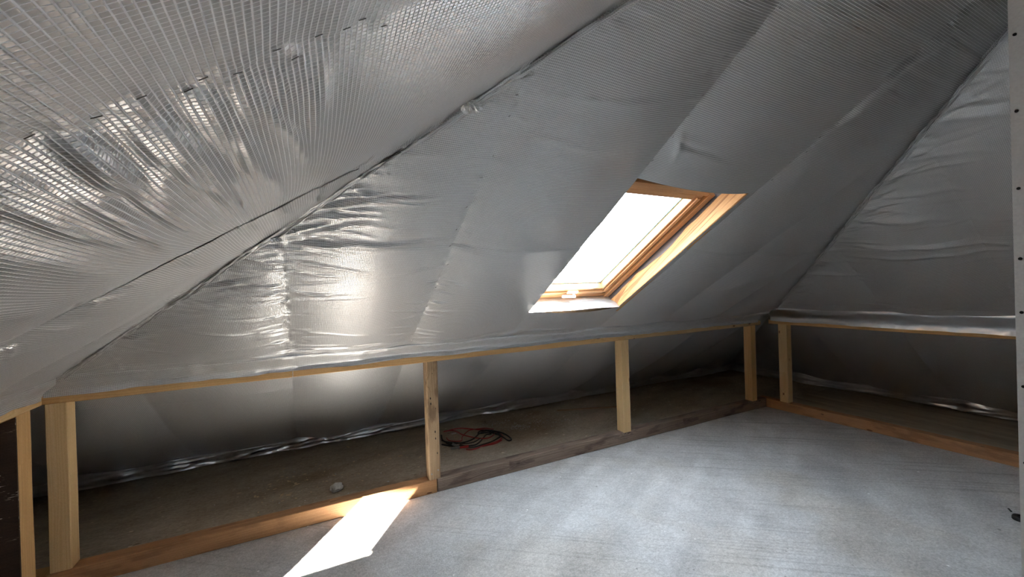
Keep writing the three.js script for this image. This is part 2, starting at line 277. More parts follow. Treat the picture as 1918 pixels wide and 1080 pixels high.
const leftHang = hang({
  rafters: [-4.8, -3.9, -3.06, -2.24, -1.42, -0.55, 0.32, 1.2, 2.1, 3, 4, 5, 6, 7], sag: 0.034, seed: 200, plate: 2.0, slackBelow: 0.05,
  wrinkle: (a, s) => 0.45 + 1.4 * Math.exp(-(((a + 0.7) / 0.3) ** 2)) * (1 - ss(3.35, 3.6, s)) * ss(2.95, 3.14, s), hips: (a, s) => { const t = s / LB; return Math.min(a - (Z0 + t), Z1 - t - a); },
  seams: [],
  folds: [[-1.3, 3.18, -0.57, 3.17, 0.022, 0.008], [-1.2, 3.1, -0.57, 3.13, 0.016, 0.007], [-1.25, 3.26, -0.57, 3.24, 0.013, 0.008], [-1.2, 3.36, -0.56, 3.29, 0.014, 0.007], [-1.1, 3.0, -0.57, 3.02, 0.02, 0.003], [-1.0, 3.43, -0.55, 3.34, 0.012, 0.006],
    [-1.15, 2.86, -0.5, 2.9, 0.025, 0.003], [-0.5, 3.05, 0.3, 3.0, 0.03, 0.012], [-0.45, 3.2, 0.3, 3.24, 0.02, 0.007], [-1.9, 2.3, -1.45, 2.62, 0.02, 0.005], [-2.6, 2.2, -1.5, 2.32, 0.03, 0.006],
    ...pulls(902, [
      { at: q => [-0.56, 3.05 + 0.38 * q], n: 26, dir: -1, spread: 0.16, len: [0.15, 0.7], h: [0.003, 0.006], w: [0.008, 0.014] },
      { at: q => [-1.42, 2.5 + 1.6 * q], n: 34, dir: -1, spread: 0.5, len: [0.05, 0.28], h: [0.002, 0.006] }, { at: q => [-1.42, 2.5 + 1.6 * q], n: 20, dir: 1, spread: 0.5, len: [0.05, 0.25], h: [0.002, 0.005] },
      { at: q => { const s = 2.1 + 2.4 * q; return [Z0 + s / LB + 0.01, s]; }, n: 44, dir: 1, spread: 0.5, len: [0.05, 0.3], h: [0.002, 0.006] },
      { at: q => [-2.9 + 1.4 * q, 2.12 + 0.12 * ((q * 37) % 1)], n: 14, dir: 0, spread: 0.12, len: [0.2, 0.7], h: [0.003, 0.006] }])],
});
const rightHang = hang({
  rafters: [-5, -4.2, -3.4, -2.6, -1.8, -1.0, -0.2, 0.6, 1.5, 2.4, 3.3, 4.2, 5.1, 6, 7], sag: 0.042, seed: 300, plate: 2.04, slackBelow: 0.05,
  wrinkle: () => 0.75, hips: (a, s) => { const t = s / LR; return Math.min(a - (Z0 + t * MR / ML), Z1 - t * MR / ML - a); },
  seams: [[3.12, 0.005]],
  folds: [[-1.9, 3.2, -0.6, 3.02, 0.02, 0.008], [-1.8, 3.05, -1.0, 2.97, 0.02, 0.006], [-1.7, 3.5, -1.0, 3.36, 0.03, 0.008], [-1.6, 3.7, -0.9, 3.62, 0.02, 0.006], [-1.4, 4.0, -0.7, 3.9, 0.02, 0.005], [-2.2, 2.85, -1.8, 2.75, 0.02, 0.007], [-1.2, 4.3, -0.6, 4.1, 0.02, 0.005],
    ...pulls(903, [
      { at: q => { const s = 2.2 + 2.6 * q; return [Z0 + s / LR * MR / ML + 0.01, s]; }, n: 80, dir: 1, spread: 0.4, len: [0.08, 0.6], h: [0.003, 0.008], w: [0.01, 0.018] },
      { at: q => [-2.7 + 2.3 * q, 2.16 + 0.12 * ((q * 37) % 1)], n: 24, dir: 0, spread: 0.1, len: [0.2, 0.7], h: [0.003, 0.006] },
      { at: q => [-1.9 + 1.5 * q, 2.6 + 0.9 * ((q * 37) % 1)], n: 18, dir: 0, spread: 0.12, len: [0.3, 0.9], h: [0.002, 0.004], w: [0.012, 0.02] }])],
});
const EXT = 0.03, TA = 0.012;
const TOPB = 4.885;
const ceilingBack = structure(group('ceiling_back'), 'sloping roof lined with silver reinforced foil around the skylight', 'ceiling');
{
  const S = slopes.back, lo = t => S.lo(t) - EXT, hi = t => S.hi(t) + EXT, d = backHang, c = 0.0105;
  const parts = [
    patch(S, lo, t => Math.min(OX0, hi(t)), TA + 0.012, 1.6, 0.011, d), patch(S, lo, t => Math.min(OX0, hi(t)), 1.6, 4.4, 0.0075, d), patch(S, t => Math.max(OX1, lo(t)), hi, TA + 0.012, 4.2, c, d),
    patch(S, () => OX0, () => OX1, TA + 0.012, tOf(OS0), c, d), patch(S, t => Math.max(OX0, lo(t)), t => Math.min(OX1, hi(t)), tOf(OS1), 4.6, c, d),
    patch(S, t => Math.max(OX1, lo(t)), hi, 4.2, TOPB, 0.06, d), patch(S, t => Math.max(OX0, lo(t)), t => Math.min(OX1, hi(t)), 4.6, TOPB, 0.06, d),
    patch(S, lo, t => Math.min(OX0, hi(t)), 4.4, TOPB, 0.06, d),
  ];
  mesh('foil_sheet', mergeGeometries(parts), M.foil, ceilingBack);
}
const ceilingLeft = structure(group('ceiling_left'), 'sloping roof lined with puckered silver foil close on the left', 'ceiling');
{
  const S = slopes.left, lo = t => S.lo(t) - EXT, hi = t => S.hi(t) + EXT, d = leftHang;
  // the strip along the hip laps over the edge of the nearer sheet at the rafter
  const seam = t => -1.405 + 0.010 * vn(t * 3, 5, 230) + 0.004 * vn(t * 17, 6, 230);
  const over = (a, s) => d(a, s) + (0.0018 + 0.0012 * vn(s * 3, 2, 231) + 0.0012 * vn(s * 14, 3, 232)) * ss(-0.09, 0, a + 1.405);
  mesh('foil_sheet', patch(S, lo, t => Math.min(hi(t), Math.max(lo(t), seam(t))), TA + 0.012, 3.4, 0.0095, over), M.foil, ceilingLeft);
  const near = [patch(S, t => Math.max(lo(t), -1.46), () => 0.35, 1.0, 3.6, 0.0085, d), patch(S, t => Math.max(lo(t), -1.46), () => 0.35, TA + 0.012, 1.0, 0.03, d),
    patch(S, t => Math.min(hi(t), Math.max(lo(t), -1.435)), t => Math.max(lo(t), 0.35), 3.6, 4.90, 0.03, d), patch(S, t => Math.max(lo(t), 0.34), hi, TA + 0.012, 4.90, 0.06, leftHang)];
  mesh('foil_sheet', mergeGeometries(near), M.foil, ceilingLeft);
}
const ceilingRight = structure(group('ceiling_right'), 'sloping roof lined with silver foil in shade beyond the right corner', 'ceiling');
{
  const S = slopes.right, lo = t => S.lo(t) - EXT, hi = t => S.hi(t) + EXT;
  mesh('foil_sheet', mergeGeometries([patch(S, lo, t => Math.max(lo(t), -0.3), TA + 0.012, 4.0, 0.0115, rightHang), patch(S, t => Math.max(lo(t), -0.31), hi, TA + 0.012, 4.57, 0.06, rightHang), patch(S, lo, t => Math.max(lo(t), -0.3), 4.0, 4.57, 0.06, rightHang)]), M.foil, ceilingRight);
}
const ceilingFront = structure(group('ceiling_front'), 'sloping foil lined roof behind the viewer', 'ceiling');
const WX2 = 1.9;                                             // second skylight, behind the viewer: its opening is x = WX2 - OX1 .. WX2 - OX0
{
  const S = slopes.front, lo = t => S.lo(t) - EXT, hi = t => S.hi(t) + EXT, d = (a, s) => 0.02 * fbm(a, s, 400, 3) * ss(0, 0.2, Math.min(Math.abs(a - WX2 + OX0), Math.abs(a - WX2 + OX1))), c = 0.06, A = WX2 - OX1, B = WX2 - OX0;
  mesh('foil_sheet', mergeGeometries([patch(S, lo, t => Math.max(lo(t), A), TA, 4.885, c, d), patch(S, t => Math.max(lo(t), B), hi, TA, 4.885, c, d), patch(S, t => Math.max(lo(t), A), t => Math.max(lo(t), B), TA, tOf(OS0), c, d), patch(S, t => Math.max(lo(t), A), t => Math.max(lo(t), B), tOf(OS1), 4.885, c, d)]), M.foil, ceilingFront);
}
// strips of foil folded into the hips, one edge free
function hipStrip(parent, hip, u1, d1, u2, d2, t0, t1, w1, w2, seed) {
  const n = Math.ceil((t1 - t0) * 1.5 / 0.008), m = 14, P = [], U = [], I = [];
  for (let i = 0; i <= n; i++) for (let j = 0; j <= m; j++) {
    const t = t0 + (t1 - t0) * i / n, H = hip(t), q = j / m * 2 - 1;            // -1 on the first slope, +1 on the second
    const b1 = w1 * (1 + 0.15 * vn(t * 4, 1, seed)), b2 = w2 * (1 + 0.35 * vn(t * 5, 2, seed) + 0.15 * vn(t * 21, 3, seed));
    const x = q < 0 ? -q * b1 : q * b2, u = q < 0 ? u1 : u2, e = Math.abs(q), lift = 0.004 + 0.010 * (1 - e) ** 2 + (q > 0 ? 0.007 : 0.003) * e * (1 + vn(t * 9, 4, seed)) + 0.004 * (1 - 2 * Math.abs(vn(t * 16, q * 2, seed + 1))) + 0.002 * vn(t * 60, q * 4, seed + 2);
    const nx = (q < 0 ? d1 : d2), k = Math.max(0.002, lift);
    P.push(H[0] + u[0] * x + nx[0] * k, H[1] + u[1] * x + nx[1] * k, H[2] + u[2] * x + nx[2] * k); U.push(t * 1.53 / (CELL_A * NC), x * Math.sign(q || 1) / (CELL_S * NC));
  }
  for (let i = 0; i < n; i++) for (let j = 0; j < m; j++) { const b = i * (m + 1) + j, d = b + m + 1; I.push(b, b + 1, d, b + 1, d + 1, d); }
  const g = new THREE.BufferGeometry(); g.setAttribute('position', new THREE.Float32BufferAttribute(P, 3)); g.setAttribute('uv', new THREE.Float32BufferAttribute(U, 2)); g.setIndex(I); g.computeVertexNormals();
  mesh('hip_strip', g, M.foil, parent);
}
{
  const nb = [0, -1 / LB, ML / LB], nl = [ML / LB, -1 / LB, 0], nr = [-MR / LR, -1 / LR, 0];
  hipStrip(ceilingLeft, t => [X0 + t, ML * t, Z0 + t], [0, 0, 1], nl, [1, 0, 0], nb, 1.72, 4.3, 0.03, 0.022, 640);
  hipStrip(ceilingRight, t => [X1 - t * ML / MR, ML * t, Z0 + t], [0, 0, 1], nr, [-1, 0, 0], nb, 1.85, 4.5, 0.035, 0.03, 650);
}
// boarded deck above the rafters, closing the attic
{
  const deck = structure(group('ceiling_deck'), 'timber roof deck above the foil lining', 'ceiling');
  const LIFT = 0.235, T0 = -0.42, FX0 = 1.46, FX1 = 2.26, FS0 = 2.425 - 0.124, FS1 = 3.655 - 0.124;
  const B = slopes.back, cs = 0.5;
  const sheets = [];
  const lo = t => B.lo(t) - 0.02, hi = t => B.hi(t) + 0.02;
  sheets.push(patch(B, lo, t => Math.min(FX0, hi(t)), T0, TOPB, cs, null, LIFT), patch(B, t => Math.max(FX1, lo(t)), hi, T0, TOPB, cs, null, LIFT), patch(B, () => FX0, () => FX1, T0, tOf(FS0), cs, null, LIFT), patch(B, t => Math.max(FX0, lo(t)), t => Math.min(FX1, hi(t)), tOf(FS1), TOPB, cs, null, LIFT));
  { const F = slopes.front, l2 = t => F.lo(t) - 0.02, h2 = t => F.hi(t) + 0.02, A = WX2 - FX1, C = WX2 - FX0; sheets.push(patch(F, l2, t => Math.max(l2(t), A), T0, TOPB, cs, null, LIFT), patch(F, t => Math.max(l2(t), C), h2, T0, TOPB, cs, null, LIFT), patch(F, t => Math.max(l2(t), A), t => Math.max(l2(t), C), T0, tOf(FS0), cs, null, LIFT), patch(F, t => Math.max(l2(t), A), t => Math.max(l2(t), C), tOf(FS1), TOPB, cs, null, LIFT)); }
  for (const k of ['left', 'right']) { const S = slopes[k]; sheets.push(patch(S, t => S.lo(t) - 0.02, t => S.hi(t) + 0.02, T0, k === 'right' ? 4.55 : 4.885, cs, null, LIFT)); }
  for (const g of sheets) mesh('deck_sheet', g, M.deck, deck);
}

// ---------------------------------------------------------------- skylight
// local axes: x across, s up the slope, o out through the roof
const win = structure(group('window_1'), 'pine framed skylight with a single pane in the foil lined roof', 'window');
const SL = new THREE.Vector3(0, ML / LB, 1 / LB), OUT = new THREE.Vector3(0, 1 / LB, -ML / LB);
win.position.set(0, 0, Z0);
win.quaternion.setFromRotationMatrix(new THREE.Matrix4().makeBasis(new THREE.Vector3(-1, 0, 0), SL, OUT));
// inside the group: local X = -x, local Y = s, local Z = o
const wb = (x0, x1, s0, s1, o0, o1, ch = 0.003, seed = 0) => bar(-(x0 + x1) / 2, (s0 + s1) / 2, (o0 + o1) / 2, x1 - x0, s1 - s0, o1 - o0, ch, 0, seed);
{
  const fx0 = 1.47, fx1 = 2.25, fs0 = 2.445, fs1 = 3.63;
  const sx0 = 1.505, sx1 = 2.212, ss0 = 2.485, ss1 = 3.60;  // sash outside
  const gx0 = 1.565, gx1 = 2.148, gs0 = 2.55, gs1 = 3.556;  // opening in the sash
  const frame = group('frame', win);
  for (const [n, g] of [['jamb', wb(fx0 - 0.02, fx0 + 0.03, fs0, fs1, 0.125, 0.24, 0.003, 1)], ['jamb', wb(fx1 - 0.03, fx1 + 0.02, fs0, fs1, 0.125, 0.24, 0.003, 2)], ['sill', wb(fx0 + 0.03, fx1 - 0.03, fs0 - 0.02, fs0 + 0.035, 0.14, 0.24, 0.003, 3)], ['head', wb(fx0 + 0.03, fx1 - 0.03, fs1 - 0.02, fs1 + 0.03, 0.13, 0.2, 0.003, 4)]]) mesh(n, g, M.frameWood, frame);
  const sash = group('sash', win);
  for (const [n, g] of [['stile', wb(sx0, gx0, ss0, ss1, 0.145, 0.205, 0.004, 5)], ['stile', wb(gx1, sx1, ss0, ss1, 0.145, 0.205, 0.004, 6)], ['rail', wb(gx0, gx1, ss0, gs0, 0.145, 0.205, 0.004, 7)], ['rail', wb(gx0, gx1, gs1, ss1, 0.145, 0.168, 0.004, 8)],
    ['stile_bead', wb(gx1 + 0.022, sx1 - 0.012, ss0 + 0.03, ss1 - 0.02, 0.134, 0.146, 0.003, 9)], ['rail_bead', wb(gx0 + 0.0, gx1 + 0.02, ss0 + 0.01, ss0 + 0.04, 0.134, 0.146, 0.003, 10)]]) mesh(n, g, M.frameWood, sash);
  for (const g of [wb(sx1, sx1 + 0.008, ss0, ss1, 0.16, 0.19), wb(sx0 - 0.005, sx0, ss0, ss1, 0.16, 0.19), wb(sx0, sx1, fs0 + 0.035, ss0, 0.16, 0.19), wb(sx0, sx1, ss1, fs1 - 0.02, 0.15, 0.17)]) mesh('seal', g, M.gasket, win);
  for (const g of [wb(gx1 - 0.010, gx1, gs0, gs1, 0.199, 0.211, 0.001), wb(gx0, gx0 + 0.010, gs0, gs1, 0.199, 0.211, 0.001), wb(gx0, gx1, gs0, gs0 + 0.010, 0.199, 0.211, 0.001), wb(gx0, gx1, ss1, ss1 + 0.010, 0.199, 0.211, 0.001)]) mesh('pane_spacer', g, M.spacer, win);
  const pg = new THREE.PlaneGeometry(gx1 - gx0, ss1 + 0.01 - gs0).translate(-(gx0 + gx1) / 2, (gs0 + ss1 + 0.01) / 2, 0.206);
  mesh('pane', pg, M.glass, win);
  // latch on the bottom rail
  const h = group('handle', win), hx = 1.86;
  const cyl = (r, l, x, s, o, rz) => new THREE.CylinderGeometry(r, r, l, 14).rotateZ(rz).translate(-x, s, o);
  mesh('base_plate', wb(hx - 0.045, hx + 0.045, ss0 + 0.028, ss0 + 0.056, 0.126, 0.137, 0.003), M.white, h);
  mesh('lever', mergeGeometries([cyl(0.010, 0.10, hx - 0.035, ss0 + 0.018, 0.112, Math.PI / 2), new THREE.SphereGeometry(0.013, 14, 10).translate(-(hx + 0.015), ss0 + 0.018, 0.112), new THREE.CylinderGeometry(0.009, 0.009, 0.05, 12).rotateX(Math.PI / 2).translate(-(hx + 0.015), ss0 + 0.03, 0.12)]), M.white, h);
  // reveal: boards left, top and right, a foil sheet folded over the bottom
  mesh('reveal_board', wb(OX0 - 0.045, OX0 + 0.004, OS0 - 0.1, OS1 + 0.05, 0.004, 0.135, 0.004, 21), M.oldPine, win);
  mesh('reveal_board', wb(OX0, OX1, OS1 - 0.005, OS1 + 0.04, 0.01, 0.05, 0.004, 22), M.oldPine, win);
  {                                                          // right board with a wany upper edge
    const sh = new THREE.Shape(); sh.moveTo(OS0 - 0.08, 0.0); sh.lineTo(OS1 + 0.03, 0.0);
    const edge = s => 0.098 + 0.016 * vn(s * 3.2, 1.5, 501) + 0.006 * vn(s * 11, 2.5, 502) - 0.022 * Math.exp(-(((s - 3.12) / 0.22) ** 2));
    for (let i = 0; i <= 60; i++) { const s = OS1 + 0.03 + (OS0 - 0.11 - OS1) * i / 60; sh.lineTo(s, edge(s)); }
    const g = new THREE.ExtrudeGeometry(sh, { depth: 0.045, bevelEnabled: true, bevelSize: 0.003, bevelThickness: 0.003, bevelSegments: 1 });
    const p = g.attributes.position; for (let i = 0; i < p.count; i++) { const s = p.getX(i), o = p.getY(i), z = p.getZ(i); p.setXYZ(i, -(OX1 + 0.002 + z), s, o); }
    const ix = g.index; if (!ix) { const arr = p.array; for (let i = 0; i < p.count; i += 3) for (let k = 0; k < 3; k++) { const a = arr[(i + 1) * 3 + k]; arr[(i + 1) * 3 + k] = arr[(i + 2) * 3 + k]; arr[(i + 2) * 3 + k] = a; } }
    g.computeVertexNormals(); mesh('reveal_board', g, M.revealWood, win);
    const mg = new THREE.PlaneGeometry(OS1 - OS0 + 0.15, 0.16, 60, 4).rotateZ(Math.PI / 2); const mp = mg.attributes.position;
    for (let i = 0; i < mp.count; i++) { const o = mp.getX(i) + 0.085, s = mp.getY(i) + (OS0 + OS1) / 2; mp.setXYZ(i, -(OX1 + 0.016 + 0.006 * vn(s * 6, o * 20, 503)), s, o); }
    mg.computeVertexNormals(); mesh('membrane', mg, M.membrane, win);
  }
  {                                                          // foil folded down over the lower reveal
    const nx = 90, no = 26, P = [], U = [], I = [];
    for (let j = 0; j <= no; j++) for (let i = 0; i <= nx; i++) {
      const x = OX0 + (OX1 - OX0) * i / nx, q = j / no, o = -0.012 + 0.16 * q;
      const s = OS0 + 0.004 - 0.07 * ss(0, 1, q) - 0.006 * Math.exp(-(((q - 0.62) / 0.05) ** 2)) + 0.003 * vn(x * 14, q * 5, 510) + 0.002 * vn(x * 40, q * 9, 511) + 0.012 * ss(0.86, 1, x / 2.27) * 0;
      P.push(-x, s, o + 0.002 * vn(x * 9, 1, 512)); U.push(x / (CELL_A * NC), (o + 3) / (CELL_S * NC)); }
    for (let j = 0; j < no; j++) for (let i = 0; i < nx; i++) { const b = j * (nx + 1) + i, d = b + nx + 1; I.push(b, d, b + 1, b + 1, d, d + 1); }
    const g = new THREE.BufferGeometry(); g.setAttribute('position', new THREE.Float32BufferAttribute(P, 3)); g.setAttribute('uv', new THREE.Float32BufferAttribute(U, 2)); g.setIndex(I); g.computeVertexNormals();
    mesh('reveal_foil', g, M.foil, win);
    mesh('reveal_board', wb(OX0, OX1, OS0 - 0.13, OS0 - 0.085, 0.01, 0.14, 0.004, 24), M.oldPine, win);
  }
}

{
  const w2 = win.clone(); w2.name = 'window_2'; w2.userData = { kind: 'structure', label: 'pine framed skylight in the front slope behind the viewer', category: 'window' };
  w2.position.set(WX2, 0, Z1); w2.quaternion.premultiply(new THREE.Quaternion().setFromAxisAngle(new THREE.Vector3(0, 1, 0), Math.PI)); scene.add(w2);
}

// ---------------------------------------------------------------- knee wall framing
function timber(name, geo, mat, label, category) { return tag(mesh(name, geo, mat), label, category, { stud: 'knee wall studs', top_plate: 'knee wall top plates', sole_plate: 'knee wall sole plates' }[name]); }
const PT = 0.967;                                            // underside of the back top plate
timber('sole_plate', bar((WX + 0.01 + 0.862) / 2, 0.05, WZ - 0.045, 0.862 - WX - 0.01, 0.1, 0.09, 0.004, 0.002, 1), M.pineRed, 'orange brown timber sole plate on the floor, lit by the sun patch', 'timber beam');
timber('sole_plate', bar((0.868 + RX + 0.0) / 2, 0.052, WZ - 0.047, RX - 0.868, 0.104, 0.09, 0.006, 0.004, 2), M.weathered, 'dark weathered timber sole plate running to the far corner', 'timber beam');
timber('sole_plate', bar(RX + 0.045, 0.05, (WZ - 0.09 + 0.4) / 2, 0.09, 0.1, 0.4 - WZ + 0.09, 0.005, 0.003, 3), M.pineRed, 'brown timber sole plate below the right foil slope', 'timber beam');
timber('sole_plate', bar(WX - 0.045, 0.05, (WZ - 0.09 + 3) / 2, 0.09, 0.1, 3 - WZ + 0.09, 0.004, 0.003, 4), M.pine, 'timber sole plate in the bottom left corner under the near stud', 'timber beam');
timber('top_plate', bar((WX + 0.0 - 0.055) / 2, PT + 0.0245, WZ - 0.03, -0.055 - WX, 0.049, 0.06, 0.003, 0.0015, 5), M.pine, 'short pine top plate left of the joint above the corner stud', 'timber beam');
timber('top_plate', bar((-0.051 + 2.708) / 2, PT + 0.0245, WZ - 0.03, 2.708 + 0.051, 0.049, 0.06, 0.003, 0.002, 6), M.pine, 'pine top plate over the old stud, between the two plate joints', 'timber beam');
timber('top_plate', bar((2.712 + 4.786) / 2, PT + 0.0255, WZ - 0.03, 4.786 - 2.712, 0.049, 0.06, 0.003, 0.002, 26), M.pinePale, 'pine top plate running from the pale stud to the far corner', 'timber beam');
timber('top_plate', bar(RX + 0.0225, PT + 0.0375, (-2.935 + 0.4) / 2, 0.045, 0.045, 0.4 + 2.935, 0.003, 0.002, 7), M.pine, 'pine top plate under the right foil slope', 'timber beam');
timber('top_plate', bar(WX - 0.022, PT + 0.022, (WZ + 0.3) / 2, 0.044, 0.044, 0.3 - WZ, 0.003, 0.002, 8), M.pinePale, 'pine top plate at the left edge of the picture', 'timber beam');
const postH = PT - 0.1;
timber('stud', bar(-1.1375, 0.1 + postH / 2, WZ - 0.046, 0.085, postH, 0.09, 0.004, 0.0015, 9), M.pinePale, 'thick pale pine stud in the left corner of the knee wall', 'timber post');
{
  const st = group('stud'); tag(st, 'old nail marked stud with a sunlit foot, beside the coiled cables', 'timber post', 'knee wall studs');
  mesh('post', bar(0.85, 0.1 + postH / 2, WZ - 0.044, 0.088, postH, 0.088, 0.008, 0.003, 10), M.oldPine, st);
  srand(77);
  for (const [y, x, r] of [[0.88, 0.852, 0.5], [0.70, 0.832, 1.2], [0.66, 0.834, 1.3], [0.62, 0.868, 0.7], [0.45, 0.86, 1.3], [0.40, 0.862, 1.1], [0.29, 0.872, 0.9]]) mesh('nail_hole', new THREE.CylinderGeometry(0.0045 * r, 0.0045 * r, 0.004, 10).rotateX(Math.PI / 2).scale(0.7, 1.6, 1).translate(x, y, WZ + 0.001), M.gasket, st);
  for (const [y, x] of [[0.145, 0.825], [0.165, 0.874]]) mesh('nail', new THREE.CylinderGeometry(0.005, 0.005, 0.006, 10).rotateX(Math.PI / 2).translate(x, y, WZ + 0.003), M.steel, st);
}
timber('stud', bar(2.71, 0.1 + postH / 2, WZ - 0.046, 0.095, postH, 0.09, 0.004, 0.0015, 11), M.pinePale, 'pale pine stud with a knot below the skylight', 'timber post');
timber('stud', bar(4.646, 0.1 + postH / 2, WZ - 0.046, 0.09, postH, 0.09, 0.004, 0.0015, 12), M.pine, 'pine stud with a dark split knot, last before the far corner', 'timber post');
timber('stud', bar(RX + 0.045, 0.1 + (PT + 0.015 - 0.1) / 2, -2.782, 0.088, PT + 0.015 - 0.1, 0.095, 0.004, 0.0015, 13), M.pinePale, 'pine stud of the right knee wall beside the far corner', 'timber post');
timber('stud', bar(WX - 0.045, 0.1 + postH / 2, -2.834, 0.088, postH, 0.108, 0.004, 0.0015, 14), M.pine, 'narrow looking pine stud at the left edge before the dark board', 'timber post');
{                                                            // closes the left eave across, just before the stud
  const b = group('board'); tag(b, 'dark brown board with white specks closing the eave at the left edge', 'board');
  const sh = new THREE.Shape([[WX - 0.003, 0.101], [WX - 0.003, 0.962], [WX - 0.1, 0.92], [WX - 0.8, 0.45], [WX - 0.8, 0.0], [WX - 0.1, 0], [WX - 0.1, 0.1]].map(q => new THREE.Vector2(...q)));
  const g = new THREE.ExtrudeGeometry(sh, { depth: 0.009, bevelEnabled: false }).translate(0, 0.001, -2.7785);
  mesh('panel', g, M.darkBoard, b);
}

// foil lips stapled over the top plates: from the slope down over the face of the plate
function lip(name, S, a0, a1, face, yTop, yLow, seed, parent, gapEnd) {
  const n = Math.ceil((a1 - a0) / 0.007), m = 16, P = [], U = [], I = [], L = Math.hypot(1, S.m);
  for (let j = 0; j <= m; j++) for (let i = 0; i <= n; i++) {
    const a = a0 + (a1 - a0) * i / n, q = j / m;
    const low = yLow + 0.006 * vn(a * 3, 1, seed) + 0.003 * vn(a * 11, 2, seed);
    const y = yTop + (low - yTop) * q;
    const tRoof = yTop / S.m;                                // run where the lip leaves the slope
    const k = ss(0, 0.75, q);
    let t = tRoof + (face - tRoof) * k + 0.010 * Math.sin(Math.PI * Math.min(1, q * 1.3));
    t += (q > 0.05 ? 1 : 0) * (0.0055 * (1 - 2 * Math.abs(vn(a * 2.6, q * 3.4 + a * 0.8, seed + 1))) + 0.0028 * vn(a * 15, q * 7, seed + 2) + 0.0011 * vn(a * 48, q * 10, seed + 3));
    P.push(S.o[0] + S.e[0] * a + S.r[0] * t, y, S.o[2] + S.e[2] * a + S.r[2] * t); U.push(a / (CELL_A * NC), y / (CELL_S * NC));
  }
  const e = new THREE.Vector3(...S.e), flip = new THREE.Vector3().crossVectors(e, new THREE.Vector3(0, -1, 0)).dot(new THREE.Vector3(...S.r)) < 0;
  for (let j = 0; j < m; j++) for (let i = 0; i < n; i++) { const b = j * (n + 1) + i, d = b + n + 1; if (flip) I.push(b, d, b + 1, b + 1, d, d + 1); else I.push(b, b + 1, d, b + 1, d + 1, d); }
  const g = new THREE.BufferGeometry(); g.setAttribute('position', new THREE.Float32BufferAttribute(P, 3)); g.setAttribute('uv', new THREE.Float32BufferAttribute(U, 2)); g.setIndex(I); g.computeVertexNormals();
  return mesh(name, g, name === 'foil_lip' ? M.foil : M.plainFoil, parent);
}
function hem(S, a0, a1, seed, parent) {                     // the loose bottom edge of the lining, crumpled just above the floor
  const n = Math.ceil((a1 - a0) / 0.009), m = 16, P = [], U = [], I = [];
  for (let j = 0; j <= m; j++) for (let i = 0; i <= n; i++) {
    const a = a0 + (a1 - a0) * i / n, q = j / m, top = 0.155 + 0.022 * vn(a * 1.8, 1, seed) + 0.012 * vn(a * 6, 2, seed), y = top + (0.026 + 0.006 * vn(a * 2, 3, seed) - top) * q;
    let t = top / S.m - 0.03 + 0.075 * ss(0, 0.25, q) - 0.035 * q + 0.012 * (1 - 2 * Math.abs(vn(a * 2.6 + q, q * 4.5 + a * 0.7, seed + 1))) + 0.007 * vn(a * 9, q * 7, seed + 2) + 0.003 * vn(a * 30, q * 9, seed + 3);
    P.push(S.o[0] + S.e[0] * a + S.r[0] * t, y, S.o[2] + S.e[2] * a + S.r[2] * t); U.push(a / (CELL_A * NC), y / (CELL_S * NC));
  }
  const flip = new THREE.Vector3(...S.e).cross(new THREE.Vector3(0, -1, 0)).dot(new THREE.Vector3(...S.r)) < 0;
  for (let j = 0; j < m; j++) for (let i = 0; i < n; i++) { const b = j * (n + 1) + i, d = b + n + 1; if (flip) I.push(b, d, b + 1, b + 1, d, d + 1); else I.push(b, b + 1, d, b + 1, d + 1, d); }
  const g = new THREE.BufferGeometry(); g.setAttribute('position', new THREE.Float32BufferAttribute(P, 3)); g.setAttribute('uv', new THREE.Float32BufferAttribute(U, 2)); g.setIndex(I); g.computeVertexNormals();
  return mesh('foil_hem', g, M.plainFoil, parent);
}
hem(slopes.back, -2.7, 6.4, 660, ceilingBack); hem(slopes.right, -4.5, 0.2, 670, ceilingRight); hem(slopes.left, -4.5, 0.2, 680, ceilingLeft);
lip('foil_lip', slopes.back, WX + 0.01, 4.72, WZ - Z0 + 0.012, 1.125, 1.008, 600, ceilingBack);
lip('foil_lip', slopes.left, -2.96, 0.6, WX - X0 + 0.012, 1.115, 1.0, 610, ceilingLeft);
lip('plain_foil_lip', slopes.right, -2.90, 0.3, X1 - RX + 0.014, 1.175, 1.015, 620, ceilingRight);

// crumpled tufts where the sheets are bunched at the hip, and the staples that hold the lining
function tuft(x, y, z, r, seed, parent) {
  const g = new THREE.IcosahedronGeometry(r, 12), p = g.attributes.position;
  for (let i = 0; i < p.count; i++) { const a = p.getX(i) / r, b = p.getY(i) / r, c = p.getZ(i) / r, k = 1 + 0.35 * (1 - 2 * Math.abs(vn(a * 2.4 + b * 1.7, c * 2.4 - b, seed))) + 0.16 * vn(a * 7 + c * 3, b * 7, seed + 1); p.setXYZ(i, a * r * k * 1.2, b * r * k * 0.75, c * r * k * 0.8); }
  g.computeVertexNormals(); const m = mesh('foil_tuft', g, M.plainFoil, parent); m.position.set(x, y, z); return m;
}
tuft(0.52, 2.105, -1.275, 0.028, 701, ceilingLeft); tuft(-0.085, 1.725, -1.90, 0.018, 705, ceilingLeft);
function staples(S, disp, list, parent) {
  const L = Math.hypot(1, S.m), gs = [];
  for (const [a, sl, turn] of list) { const q = slopePoint(S, a, sl / L, 0, disp(a, sl) + 0.0015), g = new THREE.BoxGeometry(0.010, 0.0008, 0.0012); g.rotateY(turn); g.applyMatrix4(new THREE.Matrix4().makeBasis(new THREE.Vector3(...S.e), new THREE.Vector3(S.r[0] * S.m, -1, S.r[2] * S.m).divideScalar(L), new THREE.Vector3(S.r[0], S.m, S.r[2]).divideScalar(L))); g.translate(...q); gs.push(g); }
  const m = mesh('staples', mergeGeometries(gs), M.steelDull, parent); m.userData.kind = 'stuff';
}
